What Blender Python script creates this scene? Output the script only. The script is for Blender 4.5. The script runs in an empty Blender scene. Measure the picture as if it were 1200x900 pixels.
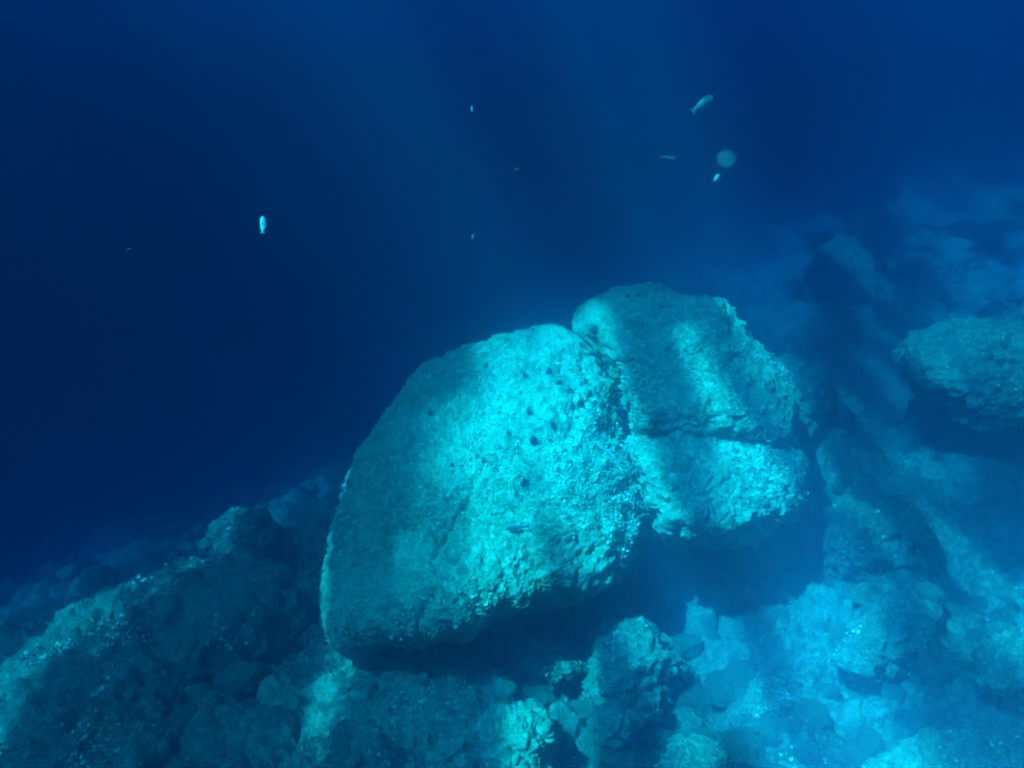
import bpy, math, random
import numpy as np
from mathutils import Vector, Matrix
from mathutils.bvhtree import BVHTree

random.seed(7)
rng = np.random.default_rng(7)
SC = bpy.context.scene
COL = SC.collection

# ------------------------------------------------------------------ camera
FPX, CX, CY = 850.0, 600.0, 450.0            # focal length and centre in 1200x900 pixels
PITCH = math.radians(25)
cam_d = bpy.data.cameras.new("camera")
cam = bpy.data.objects.new("camera", cam_d)
COL.objects.link(cam)
cam.location = (0, 0, 0)
cam.rotation_euler = (math.radians(90) - PITCH, 0, 0)
cam_d.sensor_width = 36.0
cam_d.lens = 36.0 * FPX / 1200.0
cam_d.clip_start = 0.02
cam_d.clip_end = 300
cam_d.dof.use_dof = True
cam_d.dof.focus_distance = 6.0
cam_d.dof.aperture_fstop = 1.2
SC.camera = cam

# ------------------------------------------------------------------ sun direction, world, sun
SUN = Vector((650, 347, -1266)).normalized()  # the way the light travels
ELEV = math.asin(-SUN.z)
AZ = math.atan2(-SUN.x, -SUN.y)
w = bpy.data.worlds.new("World")
SC.world = w
w.use_nodes = True
nt = w.node_tree
bg = nt.nodes["Background"]
sky = nt.nodes.new("ShaderNodeTexSky")
sky.sky_type = 'NISHITA'
sky.sun_disc = False
sky.sun_elevation = ELEV
sky.sun_rotation = AZ
nt.links.new(sky.outputs[0], bg.inputs[0])
bg.inputs[1].default_value = 0.05
sd = bpy.data.lights.new("sun", 'SUN')
sd.energy = 5.0
sd.angle = math.radians(0.5)
sd.color = (1.0, 0.97, 0.92)
sun = bpy.data.objects.new("sun", sd)
COL.objects.link(sun)
sun.rotation_euler = SUN.to_track_quat('-Z', 'Y').to_euler()
sun.location = (-5, -3, 12)

SC.view_settings.view_transform = 'Standard'
SC.view_settings.look = 'None'
SC.view_settings.gamma = 1
SC.view_settings.exposure = 4.12
SC.cycles.use_denoising = True
SC.cycles.volume_bounces = 3
SC.cycles.max_bounces = 6
SC.cycles.diffuse_bounces = 2
SC.cycles.transparent_max_bounces = 8
SC.cycles.sample_clamp_indirect = 4

# water: scattering and absorption per metre (R, G, B)
SIG_S = (0.0002, 0.0017, 0.0135)
SIG_A = (0.60, 0.122, 0.0580)
SIG_F = 0.055                                 # forward scattering that softens edges and glows about bright rock
ANISO = -0.76
SURF_Z = 4.2

# ------------------------------------------------------------------ helpers
def link(o, parent=None):
    COL.objects.link(o)
    if parent is not None:
        o.parent = parent
    return o

def tag(o, label=None, cat=None, group=None, kind=None):
    if label: o['label'] = label
    if cat: o['category'] = cat
    if group: o['group'] = group
    if kind: o['kind'] = kind
    return o

def np_mesh(name, V, F, mat=None, smooth=True):
    """F: (n,k) int array, all faces alike"""
    V = np.ascontiguousarray(V, dtype=np.float32); F = np.ascontiguousarray(F, dtype=np.int32)
    me = bpy.data.meshes.new(name)
    me.vertices.add(len(V)); me.vertices.foreach_set('co', V.ravel())
    k = F.shape[1]
    me.loops.add(F.size); me.loops.foreach_set('vertex_index', F.ravel())
    me.polygons.add(len(F))
    me.polygons.foreach_set('loop_start', np.arange(0, F.size, k, dtype=np.int32))
    me.polygons.foreach_set('use_smooth', np.full(len(F), smooth, dtype=bool))
    me.update(calc_edges=True)
    if mat: me.materials.append(mat)
    return me

def normals(me):
    n = np.empty(len(me.vertices) * 3, dtype=np.float32)
    me.vertex_normals.foreach_get('vector', n)
    return n.reshape(-1, 3)

def set_co(me, V):
    me.vertices.foreach_set('co', np.ascontiguousarray(V, dtype=np.float32).ravel()); me.update()

_pr = np.random.default_rng(11)
PERM = _pr.permutation(256)
G3 = _pr.normal(size=(256, 3)); G3 /= np.linalg.norm(G3, axis=1)[:, None]
J3 = _pr.random((256, 3))
def _h(x, y, z): return PERM[(PERM[(PERM[x & 255] + y) & 255] + z) & 255]
def perlin(P):
    I = np.floor(P).astype(np.int64); f = P - I
    u = f * f * f * (f * (f * 6 - 15) + 10)
    out = 0
    for dx in (0, 1):
        wx = u[:, 0] if dx else 1 - u[:, 0]
        for dy in (0, 1):
            wy = u[:, 1] if dy else 1 - u[:, 1]
            for dz in (0, 1):
                wz = u[:, 2] if dz else 1 - u[:, 2]
                g = G3[_h(I[:, 0] + dx, I[:, 1] + dy, I[:, 2] + dz)]
                d = g[:, 0] * (f[:, 0] - dx) + g[:, 1] * (f[:, 1] - dy) + g[:, 2] * (f[:, 2] - dz)
                out = out + wx * wy * wz * d
    return out * 1.5
def fbm(P, octv=4, gain=0.5, ridged=False):
    a, s, out = 1.0, 1.0, 0
    for i in range(octv):
        n = perlin(P * s + i * 17.3)
        out = out + a * ((1 - 2 * np.abs(n)) if ridged else n)
        a *= gain; s *= 2.03
    return out
def worley(P):
    """distance to the nearest random point, and a random number of that cell"""
    I = np.floor(P).astype(np.int64)
    best = np.full(len(P), 9.0); rid = np.zeros(len(P))
    for dx in (-1, 0, 1):
        for dy in (-1, 0, 1):
            for dz in (-1, 0, 1):
                h = _h(I[:, 0] + dx, I[:, 1] + dy, I[:, 2] + dz)
                q = I + (dx, dy, dz) + J3[h]
                d = ((P - q) ** 2).sum(1)
                m = d < best
                best = np.where(m, d, best); rid = np.where(m, h / 256.0, rid)
    return np.sqrt(best), rid
def cobbles(P, s, seed=0.0):
    """rounded lumps of random height"""
    d, r = worley(P / s + seed)
    return s * (0.25 + 0.75 * r) * np.sqrt(np.clip(1 - (d / 0.85) ** 2, 0, 1))

def ray(px, py):
    a, b = (px - CX) / FPX, (py - CY) / FPX
    return np.array((a, math.cos(PITCH) - b * math.sin(PITCH), -math.sin(PITCH) - b * math.cos(PITCH)))
def at(px, py, t): return ray(px, py) * t
RGT = np.array((1.0, 0, 0)); UPV = np.array((0, math.sin(PITCH), math.cos(PITCH))); FWD = np.array((0, math.cos(PITCH), -math.sin(PITCH)))

# ------------------------------------------------------------------ materials
def nodes_of(m):
    m.use_nodes = True
    n = m.node_tree.nodes; n.clear()
    return n, m.node_tree.links

def stone_mat(name, c1, c2, c3, scale=1.0, bump=0.03):
    m = bpy.data.materials.new(name)
    n, l = nodes_of(m)
    out = n.new("ShaderNodeOutputMaterial"); b = n.new("ShaderNodeBsdfPrincipled")
    b.inputs['Roughness'].default_value = 0.9
    b.inputs['Specular IOR Level'].default_value = 0.15
    l.new(b.outputs[0], out.inputs[0])
    tc = n.new("ShaderNodeTexCoord")
    def noise(s, d=6, r=0.6):
        t = n.new("ShaderNodeTexNoise"); t.inputs['Scale'].default_value = s * scale
        t.inputs['Detail'].default_value = d; t.inputs['Roughness'].default_value = r
        l.new(tc.outputs['Object'], t.inputs['Vector']); return t
    def ramp(src, p0, p1, a, bb):
        r = n.new("ShaderNodeValToRGB"); r.color_ramp.elements[0].position = p0; r.color_ramp.elements[1].position = p1
        r.color_ramp.elements[0].color = (*a, 1); r.color_ramp.elements[1].color = (*bb, 1)
        l.new(src, r.inputs[0]); return r
    big = noise(1.6, 8, .62)
    fine = noise(14, 6, .7)
    grain = noise(45, 4, .75)
    r1 = ramp(big.outputs['Fac'], .40, .60, c1, c2)
    r2 = ramp(fine.outputs['Fac'], .46, .60, (0, 0, 0), (1, 1, 1))
    mx = n.new("ShaderNodeMix"); mx.data_type = 'RGBA'
    mm = n.new("ShaderNodeMath"); mm.operation = 'MULTIPLY'; mm.inputs[1].default_value = .75
    l.new(r2.outputs[0], mm.inputs[0]); l.new(mm.outputs[0], mx.inputs['Factor'])
    l.new(r1.outputs[0], mx.inputs['A']); mx.inputs['B'].default_value = (*c3, 1)
    r3 = ramp(grain.outputs['Fac'], .35, .68, (.55, .55, .55), (1.25, 1.25, 1.25))
    mu = n.new("ShaderNodeMix"); mu.data_type = 'RGBA'; mu.blend_type = 'MULTIPLY'; mu.inputs['Factor'].default_value = 1
    l.new(mx.outputs['Result'], mu.inputs['A']); l.new(r3.outputs[0], mu.inputs['B'])
    l.new(mu.outputs['Result'], b.inputs['Base Color'])
    ad = n.new("ShaderNodeMath"); ad.operation = 'ADD'
    l.new(fine.outputs['Fac'], ad.inputs[0]); l.new(grain.outputs['Fac'], ad.inputs[1])
    bp = n.new("ShaderNodeBump"); bp.inputs['Strength'].default_value = 1.0; bp.inputs['Distance'].default_value = bump
    l.new(ad.outputs[0], bp.inputs['Height']); l.new(bp.outputs[0], b.inputs['Normal'])
    return m

def plain_mat(name, col, rough=.6, spec=.3, var=0.0, scale=30):
    m = bpy.data.materials.new(name)
    n, l = nodes_of(m)
    out = n.new("ShaderNodeOutputMaterial"); b = n.new("ShaderNodeBsdfPrincipled")
    b.inputs['Roughness'].default_value = rough; b.inputs['Specular IOR Level'].default_value = spec
    l.new(b.outputs[0], out.inputs[0])
    tc = n.new("ShaderNodeTexCoord"); t = n.new("ShaderNodeTexNoise"); t.inputs['Scale'].default_value = scale
    l.new(tc.outputs['Object'], t.inputs['Vector'])
    r = n.new("ShaderNodeValToRGB")
    r.color_ramp.elements[0].color = (*[c * (1 - var) for c in col], 1); r.color_ramp.elements[1].color = (*[min(1, c * (1 + var)) for c in col], 1)
    r.color_ramp.elements[0].position = .35; r.color_ramp.elements[1].position = .65
    l.new(t.outputs['Fac'], r.inputs[0]); l.new(r.outputs[0], b.inputs['Base Color'])
    return m

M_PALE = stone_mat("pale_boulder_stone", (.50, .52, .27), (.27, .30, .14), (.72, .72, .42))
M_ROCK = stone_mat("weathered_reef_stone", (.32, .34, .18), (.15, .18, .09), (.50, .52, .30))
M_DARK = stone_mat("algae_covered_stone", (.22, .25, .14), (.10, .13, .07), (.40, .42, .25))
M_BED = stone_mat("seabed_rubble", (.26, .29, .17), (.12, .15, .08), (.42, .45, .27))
M_ALGA = plain_mat("pale_algae_blade", (.48, .50, .30), .8, .1, .45, 9)
M_ALGA2 = plain_mat("brown_algae_blade", (.20, .21, .10), .8, .1, .4, 9)
M_URCH = plain_mat("urchin_black", (.05, .045, .05), .4, .4, .3)

# ------------------------------------------------------------------ water body and water surface
BOX_LO, BOX_HI = (-62, -30, -34), (62, 75, SURF_Z + .3)
def box_mesh(name, lo, hi, mat):
    V = np.array([(x, y, z) for x in (lo[0], hi[0]) for y in (lo[1], hi[1]) for z in (lo[2], hi[2])])
    F = np.array([(0, 1, 3, 2), (4, 6, 7, 5), (0, 4, 5, 1), (2, 3, 7, 6), (0, 2, 6, 4), (1, 5, 7, 3)])
    return np_mesh(name, V, F, mat, False)
mh = bpy.data.materials.new("sea_water_volume")
n, l = nodes_of(mh)
out = n.new("ShaderNodeOutputMaterial"); pv = n.new("ShaderNodeVolumePrincipled")
D = 0.75
colr = [s / D for s in SIG_S]
absr = [(1 - SIG_A[i] / (D * (1 - colr[i]))) ** 2 for i in range(3)]
pv.inputs['Density'].default_value = D
pv.inputs['Color'].default_value = (*colr, 1)
pv.inputs['Absorption Color'].default_value = (*absr, 1)
pv.inputs['Anisotropy'].default_value = ANISO
vf = n.new("ShaderNodeVolumeScatter"); vf.inputs['Color'].default_value = (.6, .75, 1, 1)
vf.inputs['Density'].default_value = SIG_F; vf.inputs['Anisotropy'].default_value = .96
va = n.new("ShaderNodeAddShader")
l.new(pv.outputs[0], va.inputs[0]); l.new(vf.outputs[0], va.inputs[1]); l.new(va.outputs[0], out.inputs['Volume'])
haze = link(bpy.data.objects.new("haze", box_mesh("haze", BOX_LO, BOX_HI, mh)))
tag(haze, kind='stuff')

# rippled sheet of water; out of view, its painted transparency pattern shapes the light shafts
mw = bpy.data.materials.new("water_light_pattern")
n, l = nodes_of(mw)
out = n.new("ShaderNodeOutputMaterial")
tc = n.new("ShaderNodeTexCoord"); mp = n.new("ShaderNodeMapping")
mp.inputs['Location'].default_value = (-28.38, 29.29, 0)
mp.inputs['Rotation'].default_value = (0, 0, -.28)
mp.inputs['Scale'].default_value = (1.0, .20, 1)
l.new(tc.outputs['Object'], mp.inputs['Vector'])
na = n.new("ShaderNodeTexNoise"); na.inputs['Scale'].default_value = 1.15; na.inputs['Detail'].default_value = 1.5; na.inputs['Roughness'].default_value = .45
na.inputs['Distortion'].default_value = .4
nb = n.new("ShaderNodeTexNoise"); nb.inputs['Scale'].default_value = .14; nb.inputs['Detail'].default_value = 1  # broad painted dimming over whole stretches of the sheet
l.new(mp.outputs[0], na.inputs['Vector']); l.new(mp.outputs[0], nb.inputs['Vector'])
ra = n.new("ShaderNodeMapRange"); ra.inputs['From Min'].default_value = .44; ra.inputs['From Max'].default_value = .62; ra.interpolation_type = 'SMOOTHSTEP'
rb = n.new("ShaderNodeMapRange"); rb.inputs['From Min'].default_value = .3; rb.inputs['From Max'].default_value = .6
ra.inputs['To Min'].default_value = .09; rb.inputs['To Min'].default_value = .35
l.new(na.outputs['Fac'], ra.inputs[0]); l.new(nb.outputs['Fac'], rb.inputs[0])
mu = n.new("ShaderNodeMath"); mu.operation = 'MULTIPLY'
l.new(ra.outputs[0], mu.inputs[0]); l.new(rb.outputs[0], mu.inputs[1])
tr = n.new("ShaderNodeBsdfTransparent"); l.new(mu.outputs[0], tr.inputs[0])  # noise as colour stands in for wave focusing, independent of the mesh ripples
l.new(tr.outputs[0], out.inputs['Surface'])
gx = np.linspace(-60, 60, 241); gy = np.linspace(-28, 72, 201)
X, Y = np.meshgrid(gx, gy)
Z = SURF_Z + .05 * np.sin(X * 1.9 + Y * .7) + .04 * np.sin(Y * 2.3 - X * .6)
Vw = np.stack([X, Y, Z], -1).reshape(-1, 3)
def grid_faces(r, c):
    i = np.arange(r * c).reshape(r, c)
    return np.stack([i[:-1, :-1], i[:-1, 1:], i[1:, 1:], i[1:, :-1]], -1).reshape(-1, 4)
ws = link(bpy.data.objects.new("water_surface", np_mesh("water_surface", Vw, grid_faces(201, 241), mw)))
tag(ws, kind='structure')

# ------------------------------------------------------------------ seabed
CTRL = [(*at(600, 900, 5.0),), (*at(560, 760, 6.6),), (*at(430, 720, 7.2),), (*at(300, 660, 8.6),), (*at(0, 740, 9.0),), (*at(0, 900, 6.3),), (*at(200, 720, 8.4),),
        (*at(1200, 900, 4.4),), (*at(900, 730, 6.9),), (*at(760, 700, 7.4),), (*at(1150, 560, 8.8),), (*at(1200, 700, 6.4),), (*at(1100, 330, 16.0),), (*at(1180, 195, 26.0),),
        (*at(1000, 250, 24.0),), (*at(960, 400, 13),), (*at(970, 560, 8.8),), (*at(250, 900, 5.4),),
        (-2.8, 10.5, -6.9), (-6, 11, -8.2), (0, 10.5, -6.4), (1, 14, -7.6), (-12, 12, -11), (-14, 5, -9.5),
        (-20, 22, -16), (0, 26, -13), (22, 30, -4.3), (45, 40, -1), (-45, 40, -26), (0, 70, -27), (15, 4, -2.2), (45, 5, -1),
        (0, -3, -3.6), (12, -10, -1.5), (-15, -10, -7), (-50, -10, -20), (6, 22, -6), (9, 40, -9), (0, 1, -4.0), (60, 72, -2), (-60, 0, -24), (12, 18, -3.4)]
CTRL = np.array(CTRL)
def tps_fit(P, z, lam=.15):
    nn = len(P); d = np.linalg.norm(P[:, None] - P[None], axis=2)
    K = d + 0 * d          # biharmonic-like linear kernel: gentle between points
    K = -K + 0
    A = np.zeros((nn + 3, nn + 3)); A[:nn, :nn] = K + -lam * np.eye(nn)
    A[:nn, nn] = 1; A[:nn, nn + 1:] = P; A[nn, :nn] = 1; A[nn + 1:, :nn] = P.T
    return np.linalg.solve(A, np.concatenate([z, [0, 0, 0]]))
TW = tps_fit(CTRL[:, :2], CTRL[:, 2])
def ground0(x, y):
    x = np.atleast_1d(np.asarray(x, float)); y = np.atleast_1d(np.asarray(y, float))
    z = TW[-3] + TW[-2] * x + TW[-1] * y
    for i, c in enumerate(CTRL):
        z = z - TW[i] * np.sqrt((x - c[0]) ** 2 + (y - c[1]) ** 2 + .5)
    return z
def ground(x, y):
    x = np.atleast_1d(np.asarray(x, float)); y = np.atleast_1d(np.asarray(y, float))
    z0 = ground0(x, y)
    P = np.stack([x, y, z0 * .6], -1)
    r = np.hypot(x, y)
    big = fbm(P * .45, 4, .5) * .45
    lum = cobbles(P + .12 * np.stack([perlin(P * 3), perlin(P * 3 + 9), x * 0], -1), .9) * .55
    lum2 = cobbles(P + .05 * np.stack([perlin(P * 8), perlin(P * 8 + 9), x * 0], -1), .33, 3.7) * .8
    fine = fbm(P * 4.5, 4, .62) * .05 + cobbles(P, .10, 8.1) * .45
    far = np.clip((r - 14) / 20, 0, 1) * fbm(P * .12, 3) * 1.2
    return z0 + big + lum + lum2 + fine + far - .42

azd = np.radians(np.linspace(-50, 50, 840)); azs = np.radians(np.linspace(50, 310, 110))[1:-1]
az = np.concatenate([azd, azs])
rr = np.concatenate([np.linspace(.05, 2.6, 24)[:-1], np.geomspace(2.6, 20, 470), np.geomspace(20, 68, 50)[1:]])
R_, A_ = np.meshgrid(rr, az, indexing='ij')
X = (R_ * np.sin(A_)).ravel(); Y = (R_ * np.cos(A_)).ravel()
X = np.clip(X, -61, 61); Y = np.clip(Y, -29, 74)
Z = np.clip(ground(X, Y), -32.5, SURF_Z - .4)
nr, na_ = len(rr), len(az)
idx = np.arange(nr * na_).reshape(nr, na_)
idw = np.concatenate([idx, idx[:, :1]], 1)
F = np.stack([idw[:-1, :-1], idw[1:, :-1], idw[1:, 1:], idw[:-1, 1:]], -1).reshape(-1, 4)[:, ::-1]
seabed = link(bpy.data.objects.new("seabed", np_mesh("seabed", np.stack([X, Y, Z], -1), F, M_BED)))
tag(seabed, kind='structure')
def hit_ground(px, py, tmax=40):
    d = ray(px, py); t = np.arange(1.5, tmax, .02)
    z = ground0(t * d[0], t * d[1]); below = t * d[2] < z
    return t[np.argmax(below)] if below.any() else tmax

# ------------------------------------------------------------------ rocks
_cs = {}
def cube_sphere(N):
    if N in _cs: return _cs[N]
    g = np.tan(np.linspace(-math.pi / 4, math.pi / 4, N + 1))
    A, B = np.meshgrid(g, g, indexing='ij'); one = np.ones_like(A)
    vs, fs, off = [], [], 0
    for i, q in enumerate([(one, A, B), (-one, B, A), (B, one, A), (A, -one, B), (A, B, one), (B, A, -one)]):
        v = np.stack(q, -1).reshape(-1, 3); v = v / np.linalg.norm(v, axis=1)[:, None]
        vs.append(v); fs.append(grid_faces(N + 1, N + 1) + off); off += len(v)
    V = np.concatenate(vs); F = np.concatenate(fs)
    key = np.round(V * 200000).astype(np.int64)
    _, first, inv = np.unique(key, axis=0, return_index=True, return_inverse=True)
    inv = inv.reshape(-1)
    V = V[first]; F = inv[F]
    a, b, c = V[F[:, 0]], V[F[:, 1]], V[F[:, 2]]
    flip = (np.cross(b - a, c - a) * a).sum(1) < 0
    F[flip] = F[flip][:, ::-1]
    _cs[N] = (V, F)
    return _cs[N]

def radial_outline(pts, c, phi, soft=5):
    """distance from c to the closed outline for each angle phi"""
    K = 720; ph = np.linspace(-math.pi, math.pi, K, endpoint=False)
    P = np.array(pts, float) - c; Q = np.roll(P, -1, 0)
    r = np.zeros(K)
    for k, p in enumerate(ph):
        d = np.array((math.cos(p), math.sin(p)))
        for a, b in zip(P, Q):
            e = b - a; den = d[0] * e[1] - d[1] * e[0]
            if abs(den) < 1e-9: continue
            t = (a[0] * e[1] - a[1] * e[0]) / den; s = (a[0] * d[1] - a[1] * d[0]) / den
            if t > 0 and -1e-6 <= s <= 1 + 1e-6: r[k] = max(r[k], t)
    ker = np.exp(-.5 * (np.arange(-3 * soft, 3 * soft + 1) / (soft * 1.0)) ** 2); ker /= ker.sum()
    rp = np.concatenate([r[-3 * soft:], r, r[:3 * soft]])
    r = np.convolve(rp, ker, 'valid')
    return np.interp(phi, np.append(ph, math.pi), np.append(r, r[0]))

def rough(me, V, sc, seed, amp=1.0, steps=4):
    """weathered relief: broad swellings, ledges, pits and encrusting lumps"""
    N = normals(me); P = V + seed
    d = fbm(P * (1.1 / sc), 3, .5) * .13 * sc
    V = V + N * (d * amp)[:, None]; set_co(me, V); N = normals(me); P = V + seed
    led = fbm(np.stack([P[:, 0] * .9, P[:, 1] * .9, P[:, 2] * 2.4], -1) * (1.6 / sc), 5, .62, True) * .055 * sc
    pit = -np.clip(fbm(P * (3.2 / sc) + 5, 3, .6) - .25, 0, 1) * .10 * sc
    mask = .35 + np.clip(perlin(P * 1.1) * 1.5 + .3, 0, 1)
    fine = fbm(P * 5.5, 4, .74) * .052 + fbm(P * 2.3 + 41, 3, .6, True) * .028 + (cobbles(P + .03 * perlin(P * 9)[:, None], .16) * .26 + cobbles(P, .07, 2.2) * .55) * mask
    fine = fine - fine.mean()
    W = P + .25 * np.stack([perlin(P * 1.7), perlin(P * 1.7 + 7), perlin(P * 1.7 + 13)], -1)
    ck = -.045 * sc * np.exp(-(perlin(W * (.75 / sc) + 21) / .022) ** 2) - .020 * np.exp(-(perlin(W * (1.9 / sc) + 31) / .03) ** 2) * np.clip(perlin(P * .9 + 3) * 3, 0, 1)
    V = V + N * ((led + pit + ck) * amp + fine * min(1.0, amp))[:, None]
    set_co(me, V)
    return V

ROCKS = {}
def build_rock(key, name, label, cat, outline, t, depth, N, mat, shear=.5, p=2.5, amp=1.0, centre=None, group=None, sink=0, shape=None, soft=5):
    o2 = np.array(outline, float)
    if centre is None:
        a = o2; b = np.roll(o2, -1, 0); cr = a[:, 0] * b[:, 1] - b[:, 0] * a[:, 1]
        centre = ((a + b) * cr[:, None]).sum(0) / (3 * cr.sum())
    cx, cy = centre
    if t is None:
        t = hit_ground(cx, float(o2[:, 1].max()) - 6) + depth * .35
    loc = at(cx, cy, t)
    S, F = cube_sphere(N)
    c = S[:, 2]; rho = np.hypot(S[:, 0], S[:, 1]); phi = np.arctan2(S[:, 1], S[:, 0])
    k = (rho ** p + np.abs(c) ** p) ** (-1 / p)
    R = radial_outline([(x, -y) for x, y in outline], np.array((cx, -cy)), phi, soft) * t / FPX
    u = R * k * rho * np.cos(phi); v = R * k * rho * np.sin(phi); dd = depth * k * c
    if shape is not None: dd = dd + shape(u, v, c)
    dd = dd + shear * v
    s = 1 + dd / t                      # solid keeps its outline seen from here; it is a real tapering block
    V = u[:, None] * s[:, None] * RGT + v[:, None] * s[:, None] * UPV + dd[:, None] * FWD
    cray = ray(cx, cy); V = V + (dd[:, None] * (cray - FWD))
    me = np_mesh(name, V, F[:, ::-1], mat)
    nrm = normals(me)
    size = float(np.mean(R))
    V = rough(me, V, max(size, .25), np.array((loc[0] * 1.3, loc[1], loc[2] + len(ROCKS) * 3.1)), amp)
    o = link(bpy.data.objects.new(name, me)); o.location = loc
    tag(o, label, cat, group)
    ROCKS[key] = o
    return o

def algae_on(o, n, size, mat, thr=0.0, freq=1.2, upmin=-.1, name="algae", seed=0, lift=.0, front=True):
    """many small curled blades growing in clumps over a rock: a part of that rock, nobody could count them"""
    me = o.data
    nf = len(me.polygons)
    C_ = np.empty(nf * 3, dtype=np.float32); me.polygons.foreach_get('center', C_); C_ = C_.reshape(-1, 3)
    N_ = np.empty(nf * 3, dtype=np.float32); me.polygons.foreach_get('normal', N_); N_ = N_.reshape(-1, 3)
    A = np.empty(nf, dtype=np.float32); me.polygons.foreach_get('area', A)
    Wd = C_ + np.array(o.location)
    r_ = np.random.default_rng(seed + 5)
    ok = (N_[:, 2] > upmin)
    view = -Wd / np.linalg.norm(Wd, axis=1)[:, None]
    ok &= (N_ * view).sum(1) > -.15
    if o is seabed:
        ok &= (np.hypot(Wd[:, 0], Wd[:, 1]) < 17) & (np.abs(Wd[:, 0]) < Wd[:, 1] * .9 + .5)
    dens = A * ok * np.clip(perlin(Wd * freq + 3.3) + .5 * perlin(Wd * freq * 3.1) - thr, 0, 1)
    if dens.sum() <= 0: return
    sel = r_.choice(nf, size=n, p=dens / dens.sum())
    Pn, Nn = C_[sel], N_[sel]
    tng = np.cross(Nn, r_.normal(size=(n, 3))); tng /= np.linalg.norm(tng, axis=1)[:, None] + 1e-9
    bt = np.cross(Nn, tng)
    s = size * (.5 + r_.random(n) ** 2 * 1.3)
    tilt = r_.uniform(-.9, .9, n)
    up = Nn + tng * tilt[:, None]; up /= np.linalg.norm(up, axis=1)[:, None]
    # fan: root, two rows of three
    lay = [(0, 0, 0), (-.45, .55, .05), (0, .6, .22), (.45, .55, .05), (-.7, 1.0, .25), (0, 1.15, .5), (.7, 1.0, .25)]
    Vs = np.stack([Pn + (bt * a + up * h + tng * c) * s[:, None] for a, h, c in lay], 1)
    Vs = Vs + r_.normal(size=Vs.shape) * s[:, None, None] * .09
    tri = np.array([(0, 2, 1), (0, 3, 2), (1, 2, 4), (2, 5, 4), (2, 3, 6), (2, 6, 5)])
    Fs = (np.arange(n) * 7)[:, None, None] + tri[None]
    al = link(bpy.data.objects.new(name, np_mesh(name, Vs.reshape(-1, 3), Fs.reshape(-1, 3), mat)), o)
    al['kind'] = 'stuff'
    return al

B = build_rock
# ---- the big boulder and the two against its right side
main_out = [(400, 746), (394, 690), (402, 620), (420, 560), (452, 500), (492, 452), (540, 416), (600, 398), (650, 394), (690, 412), (712, 448),
            (716, 500), (725, 560), (737, 620), (735, 655), (695, 690), (640, 700), (595, 712), (550, 735), (500, 745), (450, 752)]
def main_shape(u, v, c):       # a flank that turns away on the left, a flatter sunlit shoulder on top
    return .35 * np.clip(-u - .55, 0, 9) ** 1.3 + .22 * np.clip(v - .3, 0, 9) - .30 * np.clip(-v - .5, 0, 9) ** 1.4
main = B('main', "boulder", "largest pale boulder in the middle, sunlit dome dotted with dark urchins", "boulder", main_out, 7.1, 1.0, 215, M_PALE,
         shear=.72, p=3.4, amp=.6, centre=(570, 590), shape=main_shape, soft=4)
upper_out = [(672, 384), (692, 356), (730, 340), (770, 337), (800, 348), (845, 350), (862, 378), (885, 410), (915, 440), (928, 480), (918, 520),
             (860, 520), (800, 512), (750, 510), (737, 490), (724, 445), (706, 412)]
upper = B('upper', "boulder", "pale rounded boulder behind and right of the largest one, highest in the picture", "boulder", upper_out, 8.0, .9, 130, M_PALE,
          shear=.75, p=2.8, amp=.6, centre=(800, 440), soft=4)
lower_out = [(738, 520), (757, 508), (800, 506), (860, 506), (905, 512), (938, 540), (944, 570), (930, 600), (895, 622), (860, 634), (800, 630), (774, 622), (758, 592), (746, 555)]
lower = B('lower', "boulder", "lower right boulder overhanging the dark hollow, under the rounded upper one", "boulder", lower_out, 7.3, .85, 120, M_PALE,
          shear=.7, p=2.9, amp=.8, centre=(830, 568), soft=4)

# ---- named rocks about them
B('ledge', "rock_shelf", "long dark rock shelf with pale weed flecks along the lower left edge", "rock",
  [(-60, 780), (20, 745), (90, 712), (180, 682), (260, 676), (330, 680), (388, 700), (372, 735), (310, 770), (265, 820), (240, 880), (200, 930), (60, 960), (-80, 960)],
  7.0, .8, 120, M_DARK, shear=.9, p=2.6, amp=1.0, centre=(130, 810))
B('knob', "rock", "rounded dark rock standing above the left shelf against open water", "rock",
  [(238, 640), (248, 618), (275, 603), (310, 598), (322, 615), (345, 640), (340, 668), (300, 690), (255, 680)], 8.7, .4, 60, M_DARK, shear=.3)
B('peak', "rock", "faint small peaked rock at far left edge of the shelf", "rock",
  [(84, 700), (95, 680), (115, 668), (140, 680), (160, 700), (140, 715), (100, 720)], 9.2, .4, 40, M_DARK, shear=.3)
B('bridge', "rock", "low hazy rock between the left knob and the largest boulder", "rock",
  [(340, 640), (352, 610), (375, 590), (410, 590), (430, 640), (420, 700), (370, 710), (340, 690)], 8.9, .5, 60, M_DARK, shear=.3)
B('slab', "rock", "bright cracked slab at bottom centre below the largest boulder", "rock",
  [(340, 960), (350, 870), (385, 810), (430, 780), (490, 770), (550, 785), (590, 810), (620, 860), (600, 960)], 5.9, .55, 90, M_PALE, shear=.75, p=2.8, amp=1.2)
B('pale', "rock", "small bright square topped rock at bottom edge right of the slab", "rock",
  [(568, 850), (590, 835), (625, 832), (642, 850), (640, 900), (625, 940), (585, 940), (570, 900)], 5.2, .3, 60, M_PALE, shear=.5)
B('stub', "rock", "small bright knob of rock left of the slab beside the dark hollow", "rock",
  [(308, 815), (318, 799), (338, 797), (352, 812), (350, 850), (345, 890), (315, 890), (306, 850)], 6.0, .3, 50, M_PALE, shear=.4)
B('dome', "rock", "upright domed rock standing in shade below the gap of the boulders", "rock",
  [(688, 790), (695, 750), (712, 730), (738, 726), (765, 735), (780, 765), (795, 785), (780, 810), (765, 845), (720, 850), (692, 825)], 6.35, .4, 70, M_ROCK, shear=.3)
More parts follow.
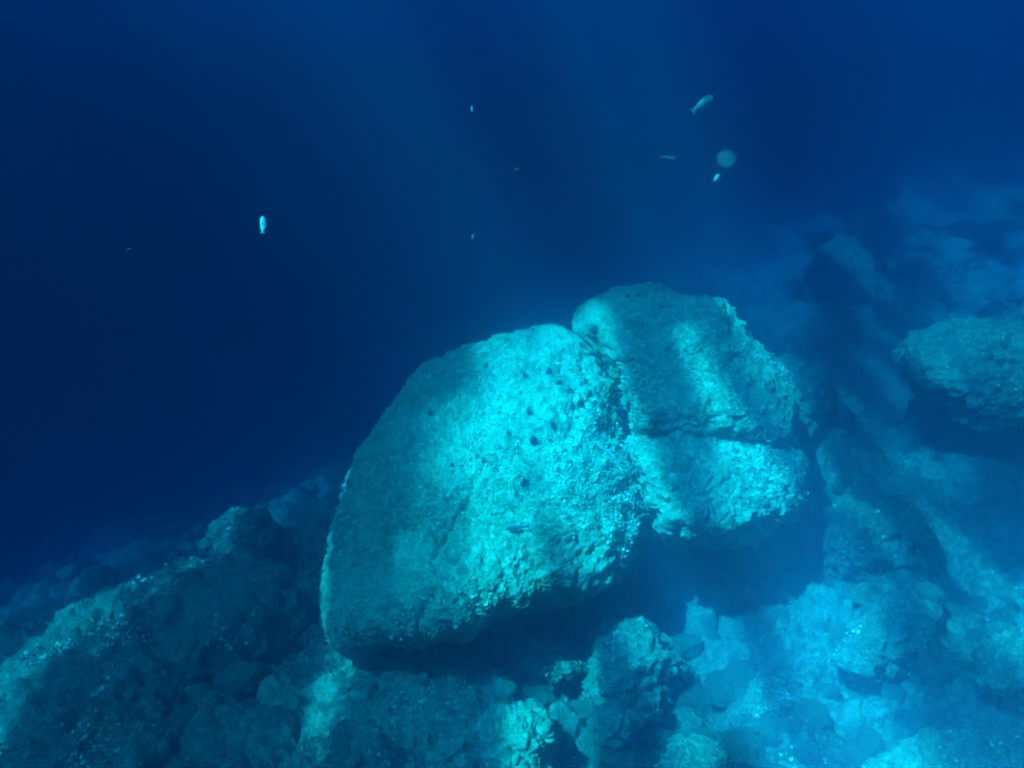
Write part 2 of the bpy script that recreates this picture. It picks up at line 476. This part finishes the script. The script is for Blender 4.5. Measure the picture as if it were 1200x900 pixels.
B('low1', "rock", "small low rock in the shadow under the largest boulder", "rock",
  [(604, 760), (620, 748), (645, 750), (680, 765), (685, 790), (650, 805), (615, 800), (600, 780)], 6.4, .3, 50, M_ROCK, shear=.4)
B('low2', "rock", "small smooth pale stone in front of the domed rock", "rock",
  [(698, 850), (708, 830), (730, 830), (745, 848), (742, 872), (720, 885), (700, 875)], 5.6, .22, 40, M_ROCK, shear=.4)
B('low3', "rock", "bright mossy rock at bottom edge right of centre", "rock",
  [(770, 930), (775, 890), (795, 874), (830, 872), (850, 885), (860, 930), (810, 950)], 5.1, .3, 50, M_PALE, shear=.5)
B('mid1', "rock", "small upright rock right of the domed rock near the bottom", "rock",
  [(872, 830), (880, 800), (900, 796), (918, 815), (922, 850), (905, 870), (880, 865)], 5.7, .28, 50, M_ROCK, shear=.3)
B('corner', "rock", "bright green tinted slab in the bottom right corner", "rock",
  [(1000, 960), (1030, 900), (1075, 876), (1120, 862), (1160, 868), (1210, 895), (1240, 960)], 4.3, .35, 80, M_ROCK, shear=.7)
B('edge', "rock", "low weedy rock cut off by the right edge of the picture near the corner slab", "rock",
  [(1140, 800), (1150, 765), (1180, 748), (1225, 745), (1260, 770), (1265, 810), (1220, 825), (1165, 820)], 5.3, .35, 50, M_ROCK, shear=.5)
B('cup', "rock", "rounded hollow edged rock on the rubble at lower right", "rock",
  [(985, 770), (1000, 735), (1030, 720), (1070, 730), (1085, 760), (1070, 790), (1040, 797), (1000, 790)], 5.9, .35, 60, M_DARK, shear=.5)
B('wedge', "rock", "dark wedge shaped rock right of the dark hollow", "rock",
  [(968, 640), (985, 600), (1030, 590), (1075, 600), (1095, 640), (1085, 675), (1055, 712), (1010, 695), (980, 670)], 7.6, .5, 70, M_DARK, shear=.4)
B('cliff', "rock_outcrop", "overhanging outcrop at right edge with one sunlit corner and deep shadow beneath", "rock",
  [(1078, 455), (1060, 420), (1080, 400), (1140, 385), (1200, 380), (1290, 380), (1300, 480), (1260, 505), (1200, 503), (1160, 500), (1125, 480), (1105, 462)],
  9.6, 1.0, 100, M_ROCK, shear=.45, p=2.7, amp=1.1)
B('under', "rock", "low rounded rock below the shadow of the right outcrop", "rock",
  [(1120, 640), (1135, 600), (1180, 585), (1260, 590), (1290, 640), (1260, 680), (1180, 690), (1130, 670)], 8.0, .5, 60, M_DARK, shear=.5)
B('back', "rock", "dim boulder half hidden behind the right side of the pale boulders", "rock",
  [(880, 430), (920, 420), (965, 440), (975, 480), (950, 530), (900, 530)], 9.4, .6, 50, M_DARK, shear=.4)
B('far1', "rock_outcrop", "hazy far outcrop on the slope right of the upper boulder", "rock",
  [(940, 340), (965, 290), (1005, 262), (1030, 300), (1060, 330), (1080, 370), (1030, 390), (960, 385)], 16.5, 1.3, 60, M_DARK, shear=.5)
B('far2', "rock_outcrop", "hazy far mound on the upper right slope", "rock",
  [(1060, 310), (1090, 290), (1130, 285), (1150, 310), (1190, 330), (1200, 370), (1130, 380), (1070, 360)], 15.5, 1.1, 60, M_DARK, shear=.5)
B('far3', "rock_outcrop", "faintest far ridge at the top of the right slope", "rock",
  [(1030, 230), (1060, 200), (1120, 190), (1180, 180), (1260, 180), (1270, 240), (1150, 260), (1060, 255)], 25, 1.8, 50, M_DARK, shear=.5)

A_ = algae_on
A_(main, 15000, .0125, M_ALGA, -.22, 1.1, -.5, seed=1)
A_(upper, 6000, .013, M_ALGA, -.2, 1.3, -.3, seed=2)
A_(lower, 6000, .013, M_ALGA, -.3, 1.3, -.4, seed=3)
for i, (k, c, s) in enumerate([('ledge', 3000, .040), ('knob', 250, .04), ('peak', 50, .04), ('bridge', 120, .04), ('slab', 1500, .026), ('pale', 150, .02), ('stub', 150, .025),
                               ('dome', 500, .024), ('low1', 90, .03), ('low2', 40, .02), ('low3', 150, .022), ('mid1', 90, .025), ('corner', 250, .02), ('cup', 150, .03),
                               ('wedge', 150, .035), ('cliff', 500, .035), ('under', 120, .035), ('back', 60, .035)]):
    A_(ROCKS[k], int(c * 2.6), s * .5, M_ALGA, .0 if k == 'ledge' else -.15, 1.8, -.2, seed=20 + i)
A_(seabed, 26000, .015, M_ALGA, .12, 1.3, .2, seed=50)
A_(seabed, 12000, .022, M_ALGA2, .0, .9, .2, name="algae", seed=51)

# ---- loose stones on the bed
def stone_mesh(seed):
    S, F = cube_sphere(36); r_ = np.random.default_rng(seed)
    k = np.full(len(S), 9.0)
    for j in range(14):
        nn = r_.normal(size=3); nn /= np.linalg.norm(nn); dd = r_.uniform(.7, 1.0)
        dt = S @ nn; k = np.minimum(k, np.where(dt > .05, dd / np.maximum(dt, .05), 9))
    k = np.minimum(k, 1.25)
    V = S * k[:, None] * np.array((1, r_.uniform(.7, 1), r_.uniform(.55, .8)))
    V = V * (1 + .10 * fbm(S * 1.6 + seed * 3.3, 4, .6))[:, None] + S * (cobbles(V, .35, seed * 1.7) * .30 + cobbles(V, .14, seed * 2.3) * .35 + fbm(V * 7, 3, .6) * .035)[:, None]
    return V, F
STM = []
for s in range(8):
    V, F = stone_mesh(100 + s)
    STM.append(np_mesh("stone", V, F, (M_ROCK, M_DARK, M_ROCK, M_BED)[s % 4]))
zones = [((30, 700, 330, 880), 8, "small weedy stone lying on the dark shelf at lower left"),
         ((380, 790, 640, 895), 14, "small stone on the bright ground at bottom centre"),
         ((640, 700, 860, 895), 26, "small stone on the seabed below the gap of the boulders"),
         ((860, 640, 1195, 890), 60, "small stone on the rubble slope at lower right"),
         ((900, 400, 1195, 640), 18, "hazy stone on the slope between the boulders and right outcrop"),
         ((950, 200, 1195, 380), 10, "faint far stone high on the right slope")]
for zi, ((x0, y0, x1, y1), cnt, lab) in enumerate(zones):
    for j in range(cnt):
        px, py = rng.uniform(x0, x1), rng.uniform(y0, y1)
        t = hit_ground(px, py)
        if t > 22: continue
        p = at(px, py, t); z = float(ground(p[0], p[1])[0])
        s = rng.uniform(.06, .17) * (t / 6) ** .6 * (1.5 if rng.random() < .2 else 1)
        o = link(bpy.data.objects.new("stone", STM[int(rng.integers(8))]))
        o.location = (p[0], p[1], z + s * .15); o.scale = (s, s, s * rng.uniform(.7, 1))
        o.rotation_euler = (rng.uniform(-.4, .4), rng.uniform(-.4, .4), rng.uniform(0, 6.28))
        tag(o, lab, "stone", "loose stones, zone of the " + ("left shelf", "bottom centre", "hollow", "lower right slope", "middle right slope", "far slope")[zi])

bpy.context.view_layer.update()
# ------------------------------------------------------------------ urchins on the boulders
BV = {}
for k in ('main', 'upper', 'lower'):
    me = ROCKS[k].data
    co = np.empty(len(me.vertices) * 3, dtype=np.float32); me.vertices.foreach_get('co', co); co = co.reshape(-1, 3) + np.array(ROCKS[k].location)
    fa = np.empty(len(me.loops), dtype=np.int32); me.loops.foreach_get('vertex_index', fa)
    BV[k] = BVHTree.FromPolygons(co.tolist(), fa.reshape(-1, 4).tolist())
S, F = cube_sphere(6)
urch_body = np_mesh("test", S * (1, 1, .65), F, M_URCH)
vs, fs = [], []
r_ = np.random.default_rng(3)
for j in range(90):
    d = r_.normal(size=3); d[2] = abs(d[2]) * .9 + .02; d /= np.linalg.norm(d)
    a = np.cross(d, (.3, .5, .8)); a /= np.linalg.norm(a); b = np.cross(d, a); k = len(vs)
    L = r_.uniform(1.5, 2.0)
    for q in range(3):
        an = q * 2.094; vs.append(d * .6 + (a * math.cos(an) + b * math.sin(an)) * .07)
    vs.append(d * L)
    fs += [(k, k + 1, k + 3), (k + 1, k + 2, k + 3), (k + 2, k, k + 3)]
urch_sp = np_mesh("spines", np.array(vs), np.array(fs), M_URCH, False)
U1 = [(571, 429), (614, 439), (643, 436), (611, 461), (669, 460), (681, 475), (585, 484), (619, 483), (676, 490), (647, 498), (595, 507), (650, 530), (566, 541), (624, 516), (530, 545), (505, 484), (655, 450), (613, 566)]
U2 = [(748, 347), (735, 348), (697, 387), (755, 448), (775, 362), (768, 372)]
def urchins(pts, key, lab, grp):
    for (px, py) in pts:
        d = Vector(ray(px, py)).normalized()
        h, nrm, _, _ = BV[key].ray_cast(Vector((0, 0, 0)), d)
        if h is None: continue
        s = random.uniform(.014, .038)
        e = bpy.data.objects.new("sea_urchin", None); link(e); e.empty_display_size = .03
        e.location = h + nrm * s * .2; e.rotation_mode = 'QUATERNION'; e.rotation_quaternion = nrm.to_track_quat('Z', 'Y'); e.scale = (s, s, s)
        tag(e, lab, "sea urchin", grp)
        link(bpy.data.objects.new("shell", urch_body), e)
        sp = link(bpy.data.objects.new("spines", urch_sp), e); sp['kind'] = 'stuff'
urchins(U1, 'main', "dark sea urchin clinging to the sunlit face of the largest boulder", "sea urchins on the largest boulder")
urchins(U2, 'upper', "dark sea urchin on the rounded upper boulder", "sea urchins on the upper boulder")

# ------------------------------------------------------------------ fish
def fish_mat(name, back, belly):  # dark above, pale below
    m = bpy.data.materials.new(name); n, l = nodes_of(m)
    out = n.new("ShaderNodeOutputMaterial"); b = n.new("ShaderNodeBsdfPrincipled"); b.inputs['Roughness'].default_value = .35
    b.inputs['Specular IOR Level'].default_value = .6
    tc = n.new("ShaderNodeTexCoord"); sx = n.new("ShaderNodeSeparateXYZ"); l.new(tc.outputs['Object'], sx.inputs[0])
    r = n.new("ShaderNodeMapRange"); r.inputs['From Min'].default_value = -.08; r.inputs['From Max'].default_value = .10; l.new(sx.outputs['Z'], r.inputs[0])
    mx = n.new("ShaderNodeMix"); mx.data_type = 'RGBA'; mx.inputs['A'].default_value = (*belly, 1); mx.inputs['B'].default_value = (*back, 1)
    l.new(r.outputs[0], mx.inputs['Factor'])
    wv = n.new("ShaderNodeTexVoronoi"); wv.inputs['Scale'].default_value = 38; l.new(tc.outputs['Object'], wv.inputs['Vector'])
    bp = n.new("ShaderNodeBump"); bp.inputs['Strength'].default_value = .3; bp.inputs['Distance'].default_value = .01
    l.new(wv.outputs['Distance'], bp.inputs['Height']); l.new(bp.outputs[0], b.inputs['Normal'])
    l.new(mx.outputs['Result'], b.inputs['Base Color']); l.new(b.outputs[0], out.inputs[0])
    return m
M_SILV = fish_mat("silver_fish_skin", (.05, .06, .06), (.20, .21, .20))
M_DULL = fish_mat("dull_fish_skin", (.02, .03, .03), (.10, .11, .11))
M_HAZY = fish_mat("pale_blue_fish_skin", (.03, .04, .05), (.10, .11, .11))
M_FIN = plain_mat("fish_fin", (.08, .085, .08), .5, .3, .2)
M_EYE = plain_mat("fish_eye", (.01, .01, .01), .1, .6)
def loft(prof, seg=16, bend=0.0):
    vs, fs = [], []
    for (x, hz, hy, cz) in prof:
        for j in range(seg):
            a = 2 * math.pi * j / seg
            vs.append((x, hy * math.cos(a) + bend * (x * x), cz + hz * math.sin(a)))
    for i in range(len(prof) - 1):
        for j in range(seg):
            k = (j + 1) % seg
            fs.append((i * seg + j, i * seg + k, (i + 1) * seg + k, (i + 1) * seg + j))
    return np.array(vs), np.array(fs)
def fin_mesh(name, pts, th=.006, bend=0.0):
    n_ = len(pts); V = [(x, s * th + bend * x * x, z) for s in (-1, 1) for x, z in pts]
    me = bpy.data.meshes.new(name)
    faces = [tuple(range(n_))[::-1], tuple(range(n_, 2 * n_))] + [(i, (i + 1) % n_, n_ + (i + 1) % n_, n_ + i) for i in range(n_)]
    me.from_pydata(V, [], faces); me.update(); me.materials.append(M_FIN); return me
def fish(label, px, py, t, length, ang, skin, deep=1.0, yaw=.35, name="fish", bend=.25, group=None):
    """ang: the way the head points in the picture, degrees anticlockwise from right; yaw turns it out of that plane"""
    e = link(bpy.data.objects.new(name, None)); e.empty_display_size = .1
    tag(e, label, "fish", group)
    prof = []
    for i in range(15):
        x = .5 - i / 14 * .86
        u_ = (.5 - x) / .86
        hz = .155 * deep * (math.sin(math.pi * min(1, u_ ** .62 * .93)) ** .85) + .018
        if i == 0: hz = .004
        prof.append((x, hz, hz * .45 if u_ < .6 else hz * (.45 - .3 * (u_ - .6)), .01 * math.sin(u_ * 3)))
    V, F = loft(prof, 16, bend)
    link(bpy.data.objects.new("body", np_mesh("body", V, F, skin)), e)
    link(bpy.data.objects.new("tail_fin", fin_mesh("tail_fin", [(-.33, .02), (-.40, .05), (-.52, .15), (-.47, .02), (-.46, 0), (-.47, -.02), (-.52, -.15), (-.40, -.05), (-.33, -.02)], .006, bend)), e)
    link(bpy.data.objects.new("dorsal_fin", fin_mesh("dorsal_fin", [(.2, .12 * deep), (.14, .20 * deep), (0, .215 * deep), (-.16, .15 * deep), (-.24, .06 * deep), (-.1, .06), (.1, .08)], .005, bend)), e)
    link(bpy.data.objects.new("anal_fin", fin_mesh("anal_fin", [(-.02, -.10 * deep), (-.08, -.18 * deep), (-.2, -.13 * deep), (-.24, -.04 * deep), (-.1, -.05)], .005, bend)), e)
    for s in (-1, 1):
        pf = link(bpy.data.objects.new("pectoral_fin", fin_mesh("pectoral_fin", [(0, 0), (-.04, .03), (-.14, .035), (-.17, 0), (-.12, -.04), (-.03, -.03)], .004)), e)
        pf.location = (.2, s * .06, -.02); pf.rotation_euler = (0, 0, -s * .6)
        S_, F_ = cube_sphere(4)
        ey = link(bpy.data.objects.new("eye", np_mesh("eye", S_ * .022, F_, M_EYE)), e); ey.location = (.39, s * .037 + bend * .15, .02)
    a = math.radians(ang)
    hx = RGT * math.cos(a) + UPV * math.sin(a)
    hx = hx * math.cos(yaw) + FWD * math.sin(yaw)
    hx = Vector(hx).normalized(); side = Vector(FWD) - hx * Vector(FWD).dot(hx); side.normalize()
    upz = hx.cross(side); 
    if upz.z < 0: upz, side = -upz, -side
    Mx = Matrix((hx, side, upz)).transposed().to_4x4()
    if Mx.to_3x3().determinant() < 0: Mx = Matrix((hx, -side, upz)).transposed().to_4x4()
    e.matrix_world = Matrix.Translation(Vector(at(px, py, t))) @ Mx @ Matrix.Scale(length, 4)
    return e
fish("small bright silver fish alone in dark water at left, hanging head up", 308, 264, 3.8, .10, 96, M_SILV, .9, .3)
fish("slender pale fish at upper right tilted with its tail down to the left", 824, 121, 4.2, .17, 38, M_HAZY, .85, .2)
fish("tiny bright fish just under the round translucent blob", 840, 208, 3.6, .060, 50, M_SILV, 1.0, .4)
fish("faint blurred fish seen side on, left of the round blob", 781, 185, 6.5, .15, 175, M_DULL, .7, .2)
fish("tiny upright fish in dark water at top centre", 553, 127, 5.5, .07, 88, M_DULL, .8, .4)
fish("speck sized fish over the largest boulder in open water", 554, 277, 6.0, .06, 70, M_DULL, .9, .4)
fish("speck sized fish right of the tiny upright one", 606, 198, 6.5, .055, 30, M_DULL, .9, .4)
fish("barely visible dim fish at far left", 151, 292, 6.0, .045, 20, M_DULL, .9, .4)
d = Vector(ray(606, 620)).normalized()
h, nrm, _, _ = BV['main'].ray_cast(Vector((0, 0, 0)), d)
if h is not None:
    tt = h.length * d.dot(Vector(FWD)) - .05
    fish("slim dark fish with a bright tail close over the middle of the largest boulder", 606, 618, tt, .20, 188, M_DULL, .45, .1)

# ------------------------------------------------------------------ drifting particle, its out-of-focus disc built as a translucent ball
mj = bpy.data.materials.new("translucent_particle"); n, l = nodes_of(mj)
out = n.new("ShaderNodeOutputMaterial"); tr = n.new("ShaderNodeBsdfTransparent"); df = n.new("ShaderNodeBsdfDiffuse"); mx = n.new("ShaderNodeMixShader")
df.inputs[0].default_value = (.7, .75, .75, 1); lw = n.new("ShaderNodeLayerWeight"); lw.inputs[0].default_value = .25
mr = n.new("ShaderNodeMapRange"); mr.inputs['To Min'].default_value = .025; mr.inputs['To Max'].default_value = .05
l.new(lw.outputs['Facing'], mr.inputs[0]); l.new(mr.outputs[0], mx.inputs[0]); l.new(tr.outputs[0], mx.inputs[1]); l.new(df.outputs[0], mx.inputs[2]); l.new(mx.outputs[0], out.inputs[0])
S, F = cube_sphere(20)
V = S * np.array((1, 1, .8)) * (1 + .03 * perlin(S * 2))[:, None]
jb = link(bpy.data.objects.new("jelly_blob", np_mesh("jelly_blob", V, F, mj)))
jb.location = at(851, 186, 2.0); jb.scale = (.0255,) * 3
tag(jb, "round pale translucent blob drifting in open water at upper right", "particle")
